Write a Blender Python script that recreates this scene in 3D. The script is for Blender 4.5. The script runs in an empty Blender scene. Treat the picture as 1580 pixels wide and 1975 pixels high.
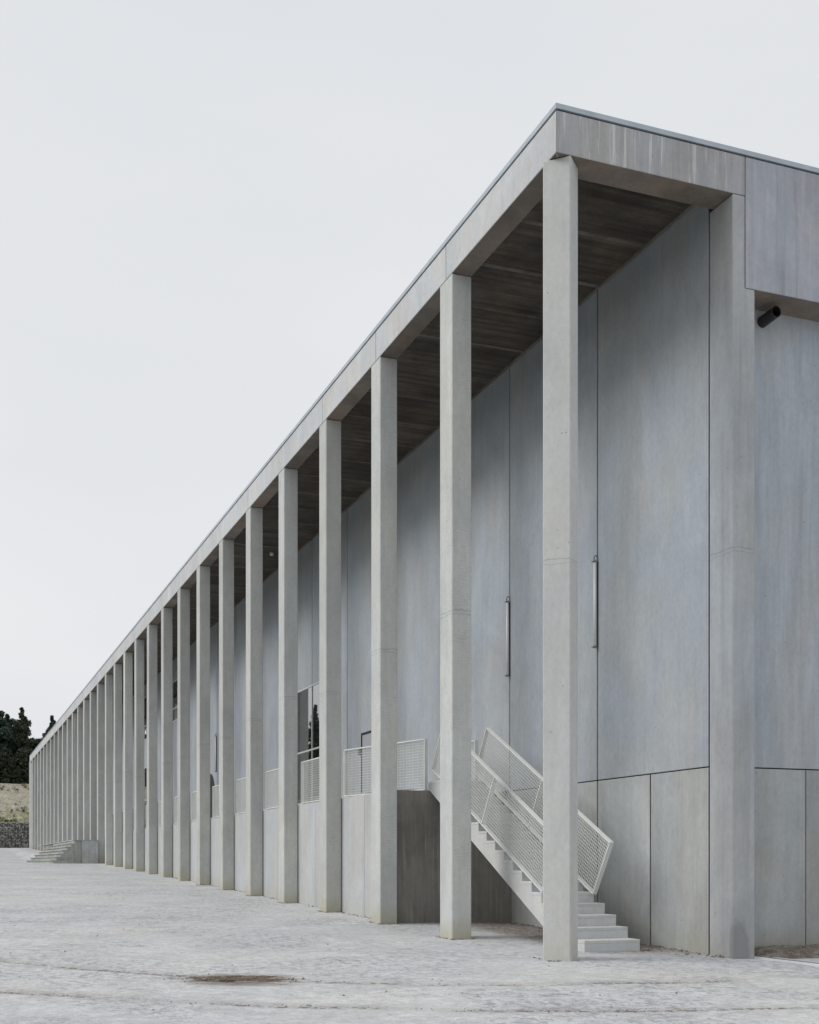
import bpy, bmesh, math, random
import numpy as np
from mathutils import Vector, Matrix, noise as mnoise
R = math.radians
random.seed(7); rng = np.random.default_rng(7)
scene = bpy.context.scene
COL = scene.collection

# ---------------------------------------------------------------- camera
CAM = Vector((-7.93, -15.05, 1.408))
YAW = math.atan2(0.3568, 0.9342)
cd = bpy.data.cameras.new('camera'); cam = bpy.data.objects.new('camera', cd); COL.objects.link(cam)
cam.location = CAM; cam.rotation_euler = (R(90), 0, -YAW)
cd.sensor_fit = 'HORIZONTAL'; cd.sensor_width = 36.0
cd.lens = 36.0 * 2347 / 1580
cd.shift_x = 0.0; cd.shift_y = (1660 - 987.5) / 1580
cd.clip_start = 0.1; cd.clip_end = 3000
scene.camera = cam

# ---------------------------------------------------------------- world: overcast sky
SUN_EL, SUN_AZ = R(37), R(-80)      # azimuth measured from +Y towards +X
w = bpy.data.worlds.new('World'); scene.world = w; w.use_nodes = True
nt = w.node_tree; nt.nodes.clear()
out = nt.nodes.new('ShaderNodeOutputWorld'); bg = nt.nodes.new('ShaderNodeBackground')
sky = nt.nodes.new('ShaderNodeTexSky'); sky.sky_type = 'NISHITA'; sky.sun_disc = False
sky.sun_elevation = SUN_EL; sky.sun_rotation = SUN_AZ
sky.air_density = 1.0; sky.dust_density = 4.0; sky.ozone_density = 1.0
hs = nt.nodes.new('ShaderNodeHueSaturation'); hs.inputs['Saturation'].default_value = 0.12
tc = nt.nodes.new('ShaderNodeTexCoord')
mp = nt.nodes.new('ShaderNodeMapping'); mp.inputs['Scale'].default_value = (1.0, 1.0, 2.6)
nz = nt.nodes.new('ShaderNodeTexNoise'); nz.inputs['Scale'].default_value = 1.6; nz.inputs['Detail'].default_value = 6; nz.inputs['Roughness'].default_value = 0.45
cr = nt.nodes.new('ShaderNodeValToRGB')
cr.color_ramp.elements[0].position = 0.3; cr.color_ramp.elements[0].color = (0.715, 0.742, 0.780, 1)
cr.color_ramp.elements[1].position = 0.72; cr.color_ramp.elements[1].color = (0.815, 0.828, 0.845, 1)
sc10 = nt.nodes.new('ShaderNodeVectorMath'); sc10.operation = 'SCALE'; sc10.inputs['Scale'].default_value = 10.0
mx = nt.nodes.new('ShaderNodeMix'); mx.data_type = 'RGBA'; mx.inputs[0].default_value = 0.93
nt.links.new(tc.outputs['Generated'], mp.inputs['Vector']); nt.links.new(mp.outputs[0], nz.inputs['Vector'])
nt.links.new(nz.outputs['Fac'], cr.inputs['Fac']); nt.links.new(cr.outputs['Color'], sc10.inputs[0])
nt.links.new(sky.outputs['Color'], hs.inputs['Color'])
nt.links.new(hs.outputs['Color'], mx.inputs[6]); nt.links.new(sc10.outputs[0], mx.inputs[7])
nt.links.new(mx.outputs[2], bg.inputs['Color']); bg.inputs['Strength'].default_value = 0.1
nt.links.new(bg.outputs[0], out.inputs['Surface'])

sd = bpy.data.lights.new('sun', 'SUN'); sun = bpy.data.objects.new('sun', sd); COL.objects.link(sun)
sd.energy = 1.5; sd.angle = R(26); sd.color = (1.0, 0.99, 0.97)
sdir = Vector((math.sin(SUN_AZ) * math.cos(SUN_EL), math.cos(SUN_AZ) * math.cos(SUN_EL), math.sin(SUN_EL)))
sun.rotation_euler = (-sdir).to_track_quat('-Z', 'Y').to_euler(); sun.location = (-40, 10, 60)

vs = scene.view_settings
vs.view_transform = 'Standard'; vs.look = 'None'; vs.exposure = 0.06; vs.gamma = 1.0; vs.use_curve_mapping = False

# ---------------------------------------------------------------- helpers
def link(o, parent=None):
    COL.objects.link(o)
    if parent is not None: o.parent = parent
    return o
def tag(o, label=None, cat=None, group=None, kind=None):
    if label: o['label'] = label
    if cat: o['category'] = cat
    if group: o['group'] = group
    if kind: o['kind'] = kind
    return o
def empty(name, loc=(0, 0, 0), label=None, cat=None, group=None):
    o = bpy.data.objects.new(name, None); o.location = loc; o.empty_display_size = 0.3
    link(o); return tag(o, label, cat, group)
def add_box(bm, x0, x1, y0, y1, z0, z1):
    v = [bm.verts.new(p) for p in ((x0,y0,z0),(x1,y0,z0),(x1,y1,z0),(x0,y1,z0),(x0,y0,z1),(x1,y0,z1),(x1,y1,z1),(x0,y1,z1))]
    fs = []
    for f in ((3,2,1,0),(4,5,6,7),(0,1,5,4),(1,2,6,5),(2,3,7,6),(3,0,4,7)): fs.append(bm.faces.new([v[i] for i in f]))
    return v
def bev(bm, w, seg=1):
    if w > 0:
        bmesh.ops.bevel(bm, geom=bm.edges[:], offset=w, segments=seg, profile=0.5, affect='EDGES', clamp_overlap=True)
def mesh_of(bm, name, mats, smooth=False):
    me = bpy.data.meshes.new(name); bm.normal_update(); bm.to_mesh(me); bm.free()
    for m in (mats if isinstance(mats, (list, tuple)) else [mats]): me.materials.append(m)
    if smooth:
        me.polygons.foreach_set('use_smooth', [True] * len(me.polygons))
    return me
def shade_underside(me, mat):
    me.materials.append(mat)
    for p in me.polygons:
        if p.normal.z < -.9: p.material_index = 1  # downward faces take the colour with shade painted in
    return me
def part(name, me, parent=None, loc=(0, 0, 0), rot=None):
    o = bpy.data.objects.new(name, me); o.location = loc
    if rot: o.rotation_euler = rot
    return link(o, parent)
def box(name, dims, mat, parent=None, bevel=0.0):
    """dims are world (parent at origin); several boxes may form one part"""
    bm = bmesh.new()
    if isinstance(dims[0], (int, float)): dims = [dims]
    for d in dims: add_box(bm, *d)
    bev(bm, bevel)
    return part(name, mesh_of(bm, name, mat), parent)
def prism(bm, pts, axis, a, b):
    """extrude polygon pts (2d) along axis ('x','y','z') from a to b"""
    def P(p, t):
        return {'x': (t, p[0], p[1]), 'y': (p[0], t, p[1]), 'z': (p[0], p[1], t)}[axis]
    va = [bm.verts.new(P(p, a)) for p in pts]; vb = [bm.verts.new(P(p, b)) for p in pts]
    n = len(pts)
    bm.faces.new(va); bm.faces.new(vb[::-1])
    for i in range(n): bm.faces.new((va[i], vb[i], vb[(i+1) % n], va[(i+1) % n]))
    bmesh.ops.recalc_face_normals(bm, faces=bm.faces[:])
def bar(bm, p, q, w, h, up=(0, 0, 1)):
    """rectangular bar p->q; w across (perp to up), h along up-ish"""
    p, q = Vector(p), Vector(q); d = (q - p).normalized(); u = Vector(up)
    s = d.cross(u)
    s = s.normalized() if s.length > 1e-5 else Vector((1, 0, 0))
    u = s.cross(d).normalized()
    vs_ = []
    for c in (p, q):
        for a, b in ((-1,-1),(1,-1),(1,1),(-1,1)): vs_.append(bm.verts.new(c + s*a*w/2 + u*b*h/2))
    for f in ((3,2,1,0),(4,5,6,7),(0,1,5,4),(1,2,6,5),(2,3,7,6),(3,0,4,7)): bm.faces.new([vs_[i] for i in f])
def tube(bm, pts, rads, n=8, cap=True):
    rings = []
    for i, p in enumerate(pts):
        p = Vector(p)
        d = (Vector(pts[min(i+1, len(pts)-1)]) - Vector(pts[max(i-1, 0)])).normalized()
        a = d.orthogonal().normalized() if abs(d.z) < .9 else Vector((1,0,0)); a = (a - d*a.dot(d)).normalized(); b = d.cross(a)
        rings.append([bm.verts.new(p + (a*math.cos(t) + b*math.sin(t))*rads[i]) for t in [2*math.pi*k/n for k in range(n)]])
    for r0, r1 in zip(rings[:-1], rings[1:]):
        for k in range(n): bm.faces.new((r0[k], r0[(k+1) % n], r1[(k+1) % n], r1[k]))
    if cap:
        bm.faces.new(rings[0][::-1]); bm.faces.new(rings[-1])

# ---------------------------------------------------------------- materials
class N:
    def __init__(s, name):
        s.m = bpy.data.materials.new(name); s.m.use_nodes = True; s.t = s.m.node_tree; s.t.nodes.clear()
        s.o = s.t.nodes.new('ShaderNodeOutputMaterial'); s.b = s.t.nodes.new('ShaderNodeBsdfPrincipled')
        s.t.links.new(s.b.outputs[0], s.o.inputs['Surface'])
    def n(s, typ, **kw):
        x = s.t.nodes.new('ShaderNode' + typ)
        for k, v in kw.items():
            if hasattr(x, k): setattr(x, k, v)
            else: x.inputs[k.replace('_', ' ')].default_value = v
        return x
    def l(s, a, b): s.t.links.new(a, b)
    def pos(s): return s.n('NewGeometry').outputs['Position']
    def noise(s, vec, scale, detail=5, rough=0.55, dist=0.0):
        x = s.n('TexNoise'); x.inputs['Scale'].default_value = scale; x.inputs['Detail'].default_value = detail
        x.inputs['Roughness'].default_value = rough; x.inputs['Distortion'].default_value = dist
        s.l(vec, x.inputs['Vector']); return x.outputs['Fac']
    def scale(s, vec, sc, off=(0, 0, 0)):
        x = s.n('Mapping'); x.inputs['Scale'].default_value = sc; x.inputs['Location'].default_value = off
        s.l(vec, x.inputs['Vector']); return x.outputs[0]
    def ramp(s, fac, p0, p1, v0=0.0, v1=1.0, smooth=True):
        x = s.n('MapRange'); x.interpolation_type = 'SMOOTHSTEP' if smooth else 'LINEAR'
        x.inputs['From Min'].default_value = p0; x.inputs['From Max'].default_value = p1
        x.inputs['To Min'].default_value = v0; x.inputs['To Max'].default_value = v1
        s.l(fac, x.inputs['Value']); return x.outputs['Result']
    def math(s, op, a, b=None, c=None):
        x = s.n('Math'); x.operation = op
        for i, v in enumerate((a, b, c)):
            if v is None: continue
            if isinstance(v, (int, float)): x.inputs[i].default_value = v
            else: s.l(v, x.inputs[i])
        return x.outputs[0]
    def mix(s, fac, a, b, blend='MIX'):
        x = s.n('Mix'); x.data_type = 'RGBA'; x.blend_type = blend; x.clamp_factor = True
        for i, v in ((0, fac), (6, a), (7, b)):
            if isinstance(v, (int, float)): x.inputs[i].default_value = v
            elif isinstance(v, tuple): x.inputs[i].default_value = v if len(v) == 4 else (*v, 1)
            else: s.l(v, x.inputs[i])
        return x.outputs[2]
    def mul(s, col, val):   # multiply colour by scalar socket
        x = s.n('VectorMath'); x.operation = 'SCALE'; s.l(col, x.inputs[0])
        if isinstance(val, (int, float)): x.inputs['Scale'].default_value = val
        else: s.l(val, x.inputs['Scale'])
        return x.outputs[0]
    def bump(s, h, strength=0.3, dist=0.01):
        x = s.n('Bump'); x.inputs['Strength'].default_value = strength; x.inputs['Distance'].default_value = dist
        s.l(h, x.inputs['Height']); s.l(x.outputs[0], s.b.inputs['Normal'])
    def xyz(s, vec):
        x = s.n('SeparateXYZ'); s.l(vec, x.inputs[0]); return x.outputs
def simple(name, col, rough=0.6, metal=0.0, nz=0.0, scale=20):
    m = N(name); m.b.inputs['Roughness'].default_value = rough; m.b.inputs['Metallic'].default_value = metal
    if nz:
        f = m.noise(m.pos(), scale, 4); m.l(m.mix(1.0, col, m.mul(m.mix(0, (1,1,1), (1,1,1)), m.ramp(f, .3, .7, 1-nz, 1+nz)), 'MULTIPLY'), m.b.inputs['Base Color'])
    else: m.b.inputs['Base Color'].default_value = (*col, 1)
    return m.m

def concrete(name, col, cool=(0.975, 1.0, 1.03), warm=(1.02, 1.0, 0.965), mott=0.13, streak=0.09, grain=0.05, white=0.0, seam=None,
             rows=0.0, base_stain=0.0, rnd=0.06, brown=0.0, rough=0.85, pores=0.6, dark_streak=0.0, patch=None):
    m = N(name); P = m.pos()
    oi = m.n('ObjectInfo').outputs['Random']
    cx = m.n('CombineXYZ'); m.l(m.math('MULTIPLY', oi, 37.0), cx.inputs[0]); m.l(m.math('MULTIPLY', oi, 91.0), cx.inputs[2])
    va = m.n('VectorMath'); va.operation = 'ADD'; m.l(P, va.inputs[0]); m.l(cx.outputs[0], va.inputs[1]); Q = va.outputs[0]
    big = m.noise(m.scale(Q, (1, 1, .7)), 0.5, 6, 0.6, 0.8)
    mid = m.noise(m.scale(Q, (1, 1, .8)), 2.2, 8, 0.68, 0.4)
    st = m.noise(m.scale(Q, (3.2, 3.2, 0.30)), 1.5, 7, 0.62, 0.5)
    st2 = m.noise(m.scale(Q, (24, 24, 0.9)), 1.0, 5, 0.65, 0.3)
    gr = m.noise(Q, 75, 3, 0.7)
    v = m.math('MULTIPLY', m.ramp(big, .3, .7, 1-mott, 1+mott), m.ramp(mid, .3, .7, 1-mott*.55, 1+mott*.55))
    v = m.math('MULTIPLY', v, m.ramp(st, .3, .7, 1-streak, 1+streak*.6))
    v = m.math('MULTIPLY', v, m.ramp(st2, .3, .72, 1-streak*.4, 1+streak*.4))
    v = m.math('MULTIPLY', v, m.ramp(gr, .25, .75, 1-grain, 1+grain))
    v = m.math('MULTIPLY', v, m.ramp(oi, 0, 1, 1-rnd, 1+rnd, False))
    gf = m.noise(m.scale(Q, (1, 1, .75)), 13, 6, 0.75)
    v = m.math('MULTIPLY', v, m.ramp(gf, .25, .75, 1-grain*1.3, 1+grain*1.3))
    hue = m.noise(m.scale(Q, (1, 1, .5), (5, 3, 9)), 0.9, 4, 0.5)
    c = m.mix(m.ramp(hue, .35, .65), tuple(a*b for a, b in zip(col, warm)), tuple(a*b for a, b in zip(col, cool)))
    c = m.mul(c, v)
    # pores: tiny blow-holes, sparse
    vo = m.n('TexVoronoi'); vo.inputs['Scale'].default_value = 7.0; m.l(Q, vo.inputs['Vector'])
    keep = m.ramp(m.noise(Q, 2.6, 4), .50, .60)
    hole = m.math('MULTIPLY', m.ramp(vo.outputs['Distance'], .05, .10, 1, 0), keep)
    c = m.mix(m.math('MULTIPLY', hole, pores), c, (.12, .115, .11))
    if dark_streak:
        ds = m.noise(m.scale(Q, (4.5, 4.5, 0.16), (11, 2, 0)), 1.5, 6, 0.65, 0.3)
        c = m.mix(m.math('MULTIPLY', m.ramp(ds, .5, .72), dark_streak), c, tuple(a*.45 for a in (col[0]*1.05, col[1], col[2]*.92)))
    if white:
        ws = m.noise(m.scale(Q, (13, 13, 0.45), (3, 8, 1)), 1.3, 5, 0.65)
        wm = m.math('MULTIPLY', m.ramp(ws, .53, .66), m.ramp(m.noise(Q, .8, 3), .3, .5))
        c = m.mix(m.math('MULTIPLY', wm, white), c, (.62, .62, .61))
    hs_ = None
    if rows:
        z = m.xyz(Q)[2]; jit = m.noise(m.scale(Q, (.6, .6, 1.2)), 6, 4, .6)
        wv = m.math('SINE', m.math('ADD', m.math('MULTIPLY', z, 150.0), m.math('MULTIPLY', jit, 26.0)))
        rm = m.math('MULTIPLY', m.ramp(wv, .5, 1.0), m.ramp(m.noise(m.scale(Q, (.5, .5, .8)), 1.4, 3), .45, .65))
        c = m.mix(m.math('MULTIPLY', rm, rows), c, tuple(a*.5 for a in col))
    if seam is not None:
        xyz = m.xyz(P); wob = m.noise(Q, 7.0, 4, .6); wob2 = m.noise(m.scale(Q, (1, 1, 1), (4, 4, 4)), 5.0, 4, .6)
        for k, (dz, ww, am, wb) in enumerate(((0.0, .007, .45, wob), (-.06, .006, .35, wob2))):
            d = m.math('ABSOLUTE', m.math('SUBTRACT', m.math('ADD', xyz[2], m.math('MULTIPLY', m.math('SUBTRACT', wb, .5), .10)), m.math('ADD', m.math('MULTIPLY', oi, .5), seam + dz)))
            c = m.mix(m.math('MULTIPLY', m.ramp(d, ww*.4, ww*1.6, 1, 0), am), c, tuple(a*.4 for a in col))
    if base_stain:
        xyz = m.xyz(P); hgt = m.math('SUBTRACT', xyz[2], m.math('MULTIPLY', xyz[1], .0232))
        bs = m.math('MULTIPLY', m.ramp(m.math('ADD', hgt, m.math('MULTIPLY', m.noise(Q, 3.0, 4), .5)), .25, .75, 1, 0), base_stain)
        c = m.mix(bs, c, (col[0]*.82, col[1]*.74, col[2]*.50))
    if patch:
        ctr, rr_ = patch; vv_ = m.n('VectorMath'); vv_.operation = 'SUBTRACT'; m.l(P, vv_.inputs[0]); vv_.inputs[1].default_value = ctr
        vm = m.n('VectorMath'); vm.operation = 'MULTIPLY'; m.l(vv_.outputs[0], vm.inputs[0]); vm.inputs[1].default_value = (1/rr_[0], 1/rr_[1], 1/rr_[2])
        ln = m.n('VectorMath'); ln.operation = 'LENGTH'; m.l(vm.outputs[0], ln.inputs[0])
        pm = m.ramp(m.math('ADD', ln.outputs['Value'], m.math('MULTIPLY', m.math('SUBTRACT', m.noise(Q, 4.5, 5, .7), .5), .9)), .7, 1.05, 1, 0)
        c = m.mix(m.math('MULTIPLY', pm, .55), c, tuple(a*.5 for a in col))
    if brown:
        bn = m.noise(m.scale(Q, (1, 1, .35), (2, 7, 3)), .9, 5, .6)
        c = m.mix(m.math('MULTIPLY', m.ramp(bn, .4, .7), brown), c, (col[0]*.72, col[1]*.62, col[2]*.52))
    m.l(c, m.b.inputs['Base Color']); m.b.inputs['Roughness'].default_value = rough
    m.b.inputs['Specular IOR Level'].default_value = 0.25
    h = m.math('ADD', m.math('MULTIPLY', gr, .25), m.math('ADD', m.math('MULTIPLY', mid, 1.0), m.math('MULTIPLY', hole, -1.2)))
    m.bump(h, .22, .012)
    return m.m

M = {}
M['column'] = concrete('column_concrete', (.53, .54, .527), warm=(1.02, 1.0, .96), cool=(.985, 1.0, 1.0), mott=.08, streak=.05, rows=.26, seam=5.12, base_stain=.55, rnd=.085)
M['corner'] = concrete('corner_column_concrete', (.53, .535, .53), warm=(1.01, 1.0, .975), cool=(.99, 1.0, 1.01), mott=.05, streak=.03, seam=5.3, base_stain=.25, rnd=.0)
M['beam'] = concrete('beam_concrete', (.58, .583, .59), mott=.08, streak=.05, white=.2, rnd=.03)
M['end_beam'] = concrete('end_beam_concrete', (.425, .425, .435), mott=.10, streak=.08, white=1.0, dark_streak=.32, rnd=.0)
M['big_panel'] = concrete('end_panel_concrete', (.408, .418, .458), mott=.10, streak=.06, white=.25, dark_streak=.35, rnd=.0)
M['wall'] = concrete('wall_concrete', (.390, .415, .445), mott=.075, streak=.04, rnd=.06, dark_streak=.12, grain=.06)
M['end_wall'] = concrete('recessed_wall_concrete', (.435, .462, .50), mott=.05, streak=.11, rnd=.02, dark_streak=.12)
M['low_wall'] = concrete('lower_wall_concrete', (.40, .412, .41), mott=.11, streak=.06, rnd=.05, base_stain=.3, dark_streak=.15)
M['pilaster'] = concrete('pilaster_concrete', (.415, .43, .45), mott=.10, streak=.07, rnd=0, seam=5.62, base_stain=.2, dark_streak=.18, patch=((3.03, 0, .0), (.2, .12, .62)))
M['plinth'] = concrete('plinth_concrete', (.50, .51, .515), mott=.07, streak=.05, rnd=.03, base_stain=.25)
M['streaked'] = concrete('streaked_concrete', (.25, .238, .220), warm=(1.02, 1, .97), cool=(.99, 1, 1), mott=.18, streak=.08, white=.22, rnd=0, dark_streak=.3)  # darker, browner base with random vertical streaks
M['stair'] = concrete('stair_concrete', (.58, .583, .575), mott=.06, streak=.03, rnd=.0, pores=.25)
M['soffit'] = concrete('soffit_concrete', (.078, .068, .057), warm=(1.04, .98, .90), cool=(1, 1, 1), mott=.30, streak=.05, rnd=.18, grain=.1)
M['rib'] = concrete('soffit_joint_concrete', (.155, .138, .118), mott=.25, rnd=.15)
M['under'] = concrete('shaded_underside_concrete', (.20, .172, .150), warm=(1.05, .98, .9), cool=(1, 1, 1), mott=.25, streak=.05, rnd=.1)  # brownish concrete, darkened further to put underside shade into the colour
M['dark'] = simple('joint_filler', (.035, .032, .03), .9)
M['white'] = simple('white_coated_steel', (.74, .75, .71), .5, nz=.04, scale=4)
M['coping'] = simple('coping_metal', (.44, .49, .54), .45, .25, nz=.08, scale=3)
M['alu'] = simple('window_aluminium', (.62, .63, .62), .4, .2)
M['tube_light'] = simple('lamp_tube', (.70, .72, .71), .4)
M['cap'] = simple('lamp_cap_metal', (.22, .23, .23), .5, .3)
M['blackpipe'] = simple('black_plastic', (.018, .018, .018), .45)
M['pipe_in'] = simple('pipe_bore', (.005, .005, .005), .9)
M['door'] = simple('door_paint', (.36, .375, .40), .5, nz=.05)
M['steel'] = simple('drain_steel', (.75, .77, .8), .4, .3)
g = N('window_glass'); g.b.inputs['Base Color'].default_value = (.012, .014, .013, 1); g.b.inputs['Roughness'].default_value = .015
g.b.inputs['IOR'].default_value = 2.3; g.b.inputs['Coat Weight'].default_value = 1.0; g.b.inputs['Coat Roughness'].default_value = .01; g.b.inputs['Coat IOR'].default_value = 1.8
M['glass'] = g.m

# soffit: fine board lines running across the gallery
def soffit_lines():
    m = M['soffit']; t = m.node_tree
    b = [n for n in t.nodes if n.type == 'BSDF_PRINCIPLED'][0]
    src = b.inputs['Base Color'].links[0].from_socket
    geo = t.nodes.new('ShaderNodeNewGeometry'); sp = t.nodes.new('ShaderNodeSeparateXYZ'); t.links.new(geo.outputs['Position'], sp.inputs[0])
    nn = t.nodes.new('ShaderNodeTexNoise'); nn.inputs['Scale'].default_value = 1.0; nn.inputs['Detail'].default_value = 3
    mpg = t.nodes.new('ShaderNodeMapping'); mpg.inputs['Scale'].default_value = (.5, 9.0, 1); t.links.new(geo.outputs['Position'], mpg.inputs[0]); t.links.new(mpg.outputs[0], nn.inputs['Vector'])
    mr = t.nodes.new('ShaderNodeMapRange'); mr.inputs['From Min'].default_value = .38; mr.inputs['From Max'].default_value = .62; mr.inputs['To Min'].default_value = .74; mr.inputs['To Max'].default_value = 1.22
    t.links.new(nn.outputs['Fac'], mr.inputs['Value'])
    sc = t.nodes.new('ShaderNodeVectorMath'); sc.operation = 'SCALE'; t.links.new(src, sc.inputs[0]); t.links.new(mr.outputs[0], sc.inputs['Scale'])
    t.links.new(sc.outputs[0], b.inputs['Base Color'])
soffit_lines()

# ---------------------------------------------------------------- ground
def smooth(t): t = min(1, max(0, t)); return t*t*(3-2*t)
def ground_z(x, y):
    yb = min(max(y, -30.0), 118.0)
    z = 0.0232 * yb
    if y > 54:
        o = 1.253 if y < 76 else 1.253 + (min(y, 120) - 76) * (2.737 - 1.253) / 44
        z = z + (o - z) * smooth((-1.2 - x) / 1.1)
    z += min(.34*max(0.0, -20-x), 15.0)  # unseen hill left of the yard, added to block low sky light
    if x > 1.5 and y < 30: z -= 0.05 * smooth((x - 1.5) / 2.0)
    return z
def make_ground():
    xs = np.concatenate([np.linspace(-500, -80, 8), np.arange(-74, -14, 2.0), np.arange(-14, 8, .25), np.linspace(8, 40, 10), np.linspace(60, 500, 9)])
    ys = np.concatenate([np.linspace(-300, -90, 6), np.arange(-84, -24, 3.0), np.arange(-24, 12, .25), np.arange(12, 60, 1.0), np.arange(60, 126, 1.5), np.linspace(130, 600, 10)])
    verts, faces = [], []
    for y in ys:
        for x in xs:
            z = ground_z(x, y)
            if y < 40: z += 0.012 * mnoise.noise(Vector((x*.9, y*.9, 0))) + 0.006 * mnoise.noise(Vector((x*3, y*3, 4)))
            verts.append((x, y, z))
    nx = len(xs)
    for j in range(len(ys)-1):
        for i in range(nx-1):
            a = j*nx+i; faces.append((a, a+1, a+nx+1, a+nx))
    me = bpy.data.meshes.new('ground'); me.from_pydata(verts, [], faces)
    me.polygons.foreach_set('use_smooth', [True]*len(faces))
    # material -----------------------------------------------------
    m = N('dusty_paving'); P = m.pos()
    big = m.noise(P, .16, 6, .6, .6); mid = m.noise(P, .9, 7, .65, .5); fine = m.noise(P, 7, 8, .75, .4); vf = m.noise(P, 45, 4, .75)
    c = m.mix(m.ramp(big, .3, .7), (.53, .54, .55), (.59, .585, .575))
    c = m.mix(m.math('MULTIPLY', m.ramp(m.noise(m.scale(P, (1, 1, 1), (20, 9, 0)), .35, 5), .5, .7), .35), c, (.58, .555, .51))
    # worn bluish-grey scuffs where the dust is thin
    patch = m.ramp(m.noise(m.scale(P, (1, 1, 1), (3, 31, 0)), .30, 6, .65, .5), .43, .58)
    flk = m.ramp(m.noise(m.scale(P, (1.5, 1.0, 1)), 6.0, 10, .82, .5), .50, .56)
    c = m.mix(m.math('MULTIPLY', m.math('MULTIPLY', patch, flk), .62), c, (.21, .225, .26))
    flk2 = m.ramp(m.noise(m.scale(P, (1.3, 1, 1), (40, 4, 0)), 8.5, 10, .84, .5), .55, .60)
    c = m.mix(m.math('MULTIPLY', flk2, .5), c, (.24, .242, .255))
    flk3 = m.ramp(m.noise(m.scale(P, (1, 1, 1), (14, 44, 0)), 2.2, 8, .75, .6), .55, .66)
    c = m.mix(m.math('MULTIPLY', flk3, .5), c, (.68, .67, .66))
    c = m.mul(c, m.math('MULTIPLY', m.ramp(fine, .3, .7, .84, 1.14), m.ramp(vf, .25, .75, .84, 1.15)))
    c = m.mul(c, m.ramp(mid, .3, .7, .92, 1.07))
    # brown dirt blown in under the stair and along the wall foot
    dxx, dyy, _q = m.xyz(P); dn = m.noise(P, 1.6, 6, .7)
    dirt = m.math('MULTIPLY', m.math('MULTIPLY', m.ramp(m.math('ADD', dxx, m.math('MULTIPLY', dn, 1.4)), 1.5, 2.6), m.ramp(dyy, -.1, 1.6)), m.ramp(dyy, 8.5, 7.5))
    c = m.mix(m.math('MULTIPLY', dirt, m.ramp(m.noise(P, 11, 7, .75), .38, .58, .3, .95)), c, (.17, .13, .095))
    # unseen dark scrub beyond the yard edge, added to cut bounce light
    px_, py_, _z = m.xyz(P); edge = m.math('MAXIMUM', m.math('SUBTRACT', -14.0, px_), m.math('SUBTRACT', -70.0, py_))
    c = m.mix(m.ramp(m.math('ADD', edge, m.math('MULTIPLY', m.noise(P, .5, 4), 4.0)), 0, 5), c, m.mix(m.ramp(mid, .35, .65), (.045, .055, .025), (.10, .095, .05)))
    # wheel tracks: coordinates along / across the passing lane
    d3 = m.n('VectorMath'); d3.operation = 'SUBTRACT'; m.l(P, d3.inputs[0]); d3.inputs[1].default_value = (CAM.x, CAM.y, 0)
    dx, dy, _ = m.xyz(d3.outputs[0])
    r = m.math('SUBTRACT', m.math('MULTIPLY', dx, .9342), m.math('MULTIPLY', dy, .3568))
    t = m.math('ADD', m.math('MULTIPLY', dx, .3568), m.math('MULTIPLY', dy, .9342))
    wob = m.noise(P, .8, 3); speck = m.noise(m.scale(P, (1, 1, 1), (8, 8, 8)), 14, 6, .75); gap = m.noise(m.scale(P, (1, 1, 1), (1, 17, 0)), .55, 4, .6)
    spk2 = m.noise(m.scale(P, (1, 1, 1), (7, 3, 0)), 5, 5, .7)
    for (a, b, c0, wd, am) in ((.0592, -.0644, 14.233, .12, .95), (.0369, -.0752, 12.185, .11, .95), (.0369, -.0752, 12.36, .16, .30), (.0592, -.0644, 14.42, .14, .18)):
        ctr = m.math('ADD', m.math('ADD', m.math('MULTIPLY', m.math('MULTIPLY', r, r), a), m.math('MULTIPLY', r, b)), c0)
        dd = m.math('ABSOLUTE', m.math('ADD', m.math('SUBTRACT', t, ctr), m.math('MULTIPLY', m.math('SUBTRACT', wob, .5), .25)))
        msk = m.math('MULTIPLY', m.ramp(dd, wd*.2, wd, 1, 0), m.math('MULTIPLY', m.ramp(speck, .45, .53), m.ramp(gap, .38, .52)))
        msk = m.math('MULTIPLY', msk, m.ramp(spk2, .34, .48))
        c = m.mix(m.math('MULTIPLY', m.ramp(dd, wd*.5, wd*2.6, 1, 0), .10), c, (.36, .33, .29))
        c = m.mix(m.math('MULTIPLY', msk, am), c, (.12, .095, .075))
    # churned muddy patch in the wheel track
    er = m.math('MULTIPLY', m.math('ADD', r, 2.05), 1/.78); et = m.math('MULTIPLY', m.math('SUBTRACT', t, m.math('ADD', 14.55, m.math('MULTIPLY', r, -.02))), 1/.56)
    ed = m.math('SQRT', m.math('ADD', m.math('MULTIPLY', er, er), m.math('MULTIPLY', et, et)))
    rt = m.n('CombineXYZ'); m.l(m.math('MULTIPLY', r, 1.6), rt.inputs[0]); m.l(m.math('MULTIPLY', t, 9.0), rt.inputs[1])
    ed = m.math('ADD', ed, m.math('ADD', m.math('MULTIPLY', m.math('SUBTRACT', m.noise(P, 3.0, 6, .75), .5), 1.1), m.math('MULTIPLY', m.math('SUBTRACT', m.noise(rt.outputs[0], 1.0, 5, .7), .5), 1.9)))
    core = m.ramp(ed, .35, 1.15, 1, 0)
    c = m.mix(m.math('MULTIPLY', core, .85), c, (.24, .165, .105))
    c = m.mix(m.math('MULTIPLY', core, m.ramp(m.noise(m.scale(P, (1, 1, 1), (2, 2, 2)), 7, 6, .75), .42, .52)), c, (.06, .036, .022))
    e2r = m.math('MULTIPLY', m.math('ADD', r, 1.9), 1/.75); e2t = m.math('MULTIPLY', m.math('SUBTRACT', t, 14.12), 1/.27)
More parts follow.
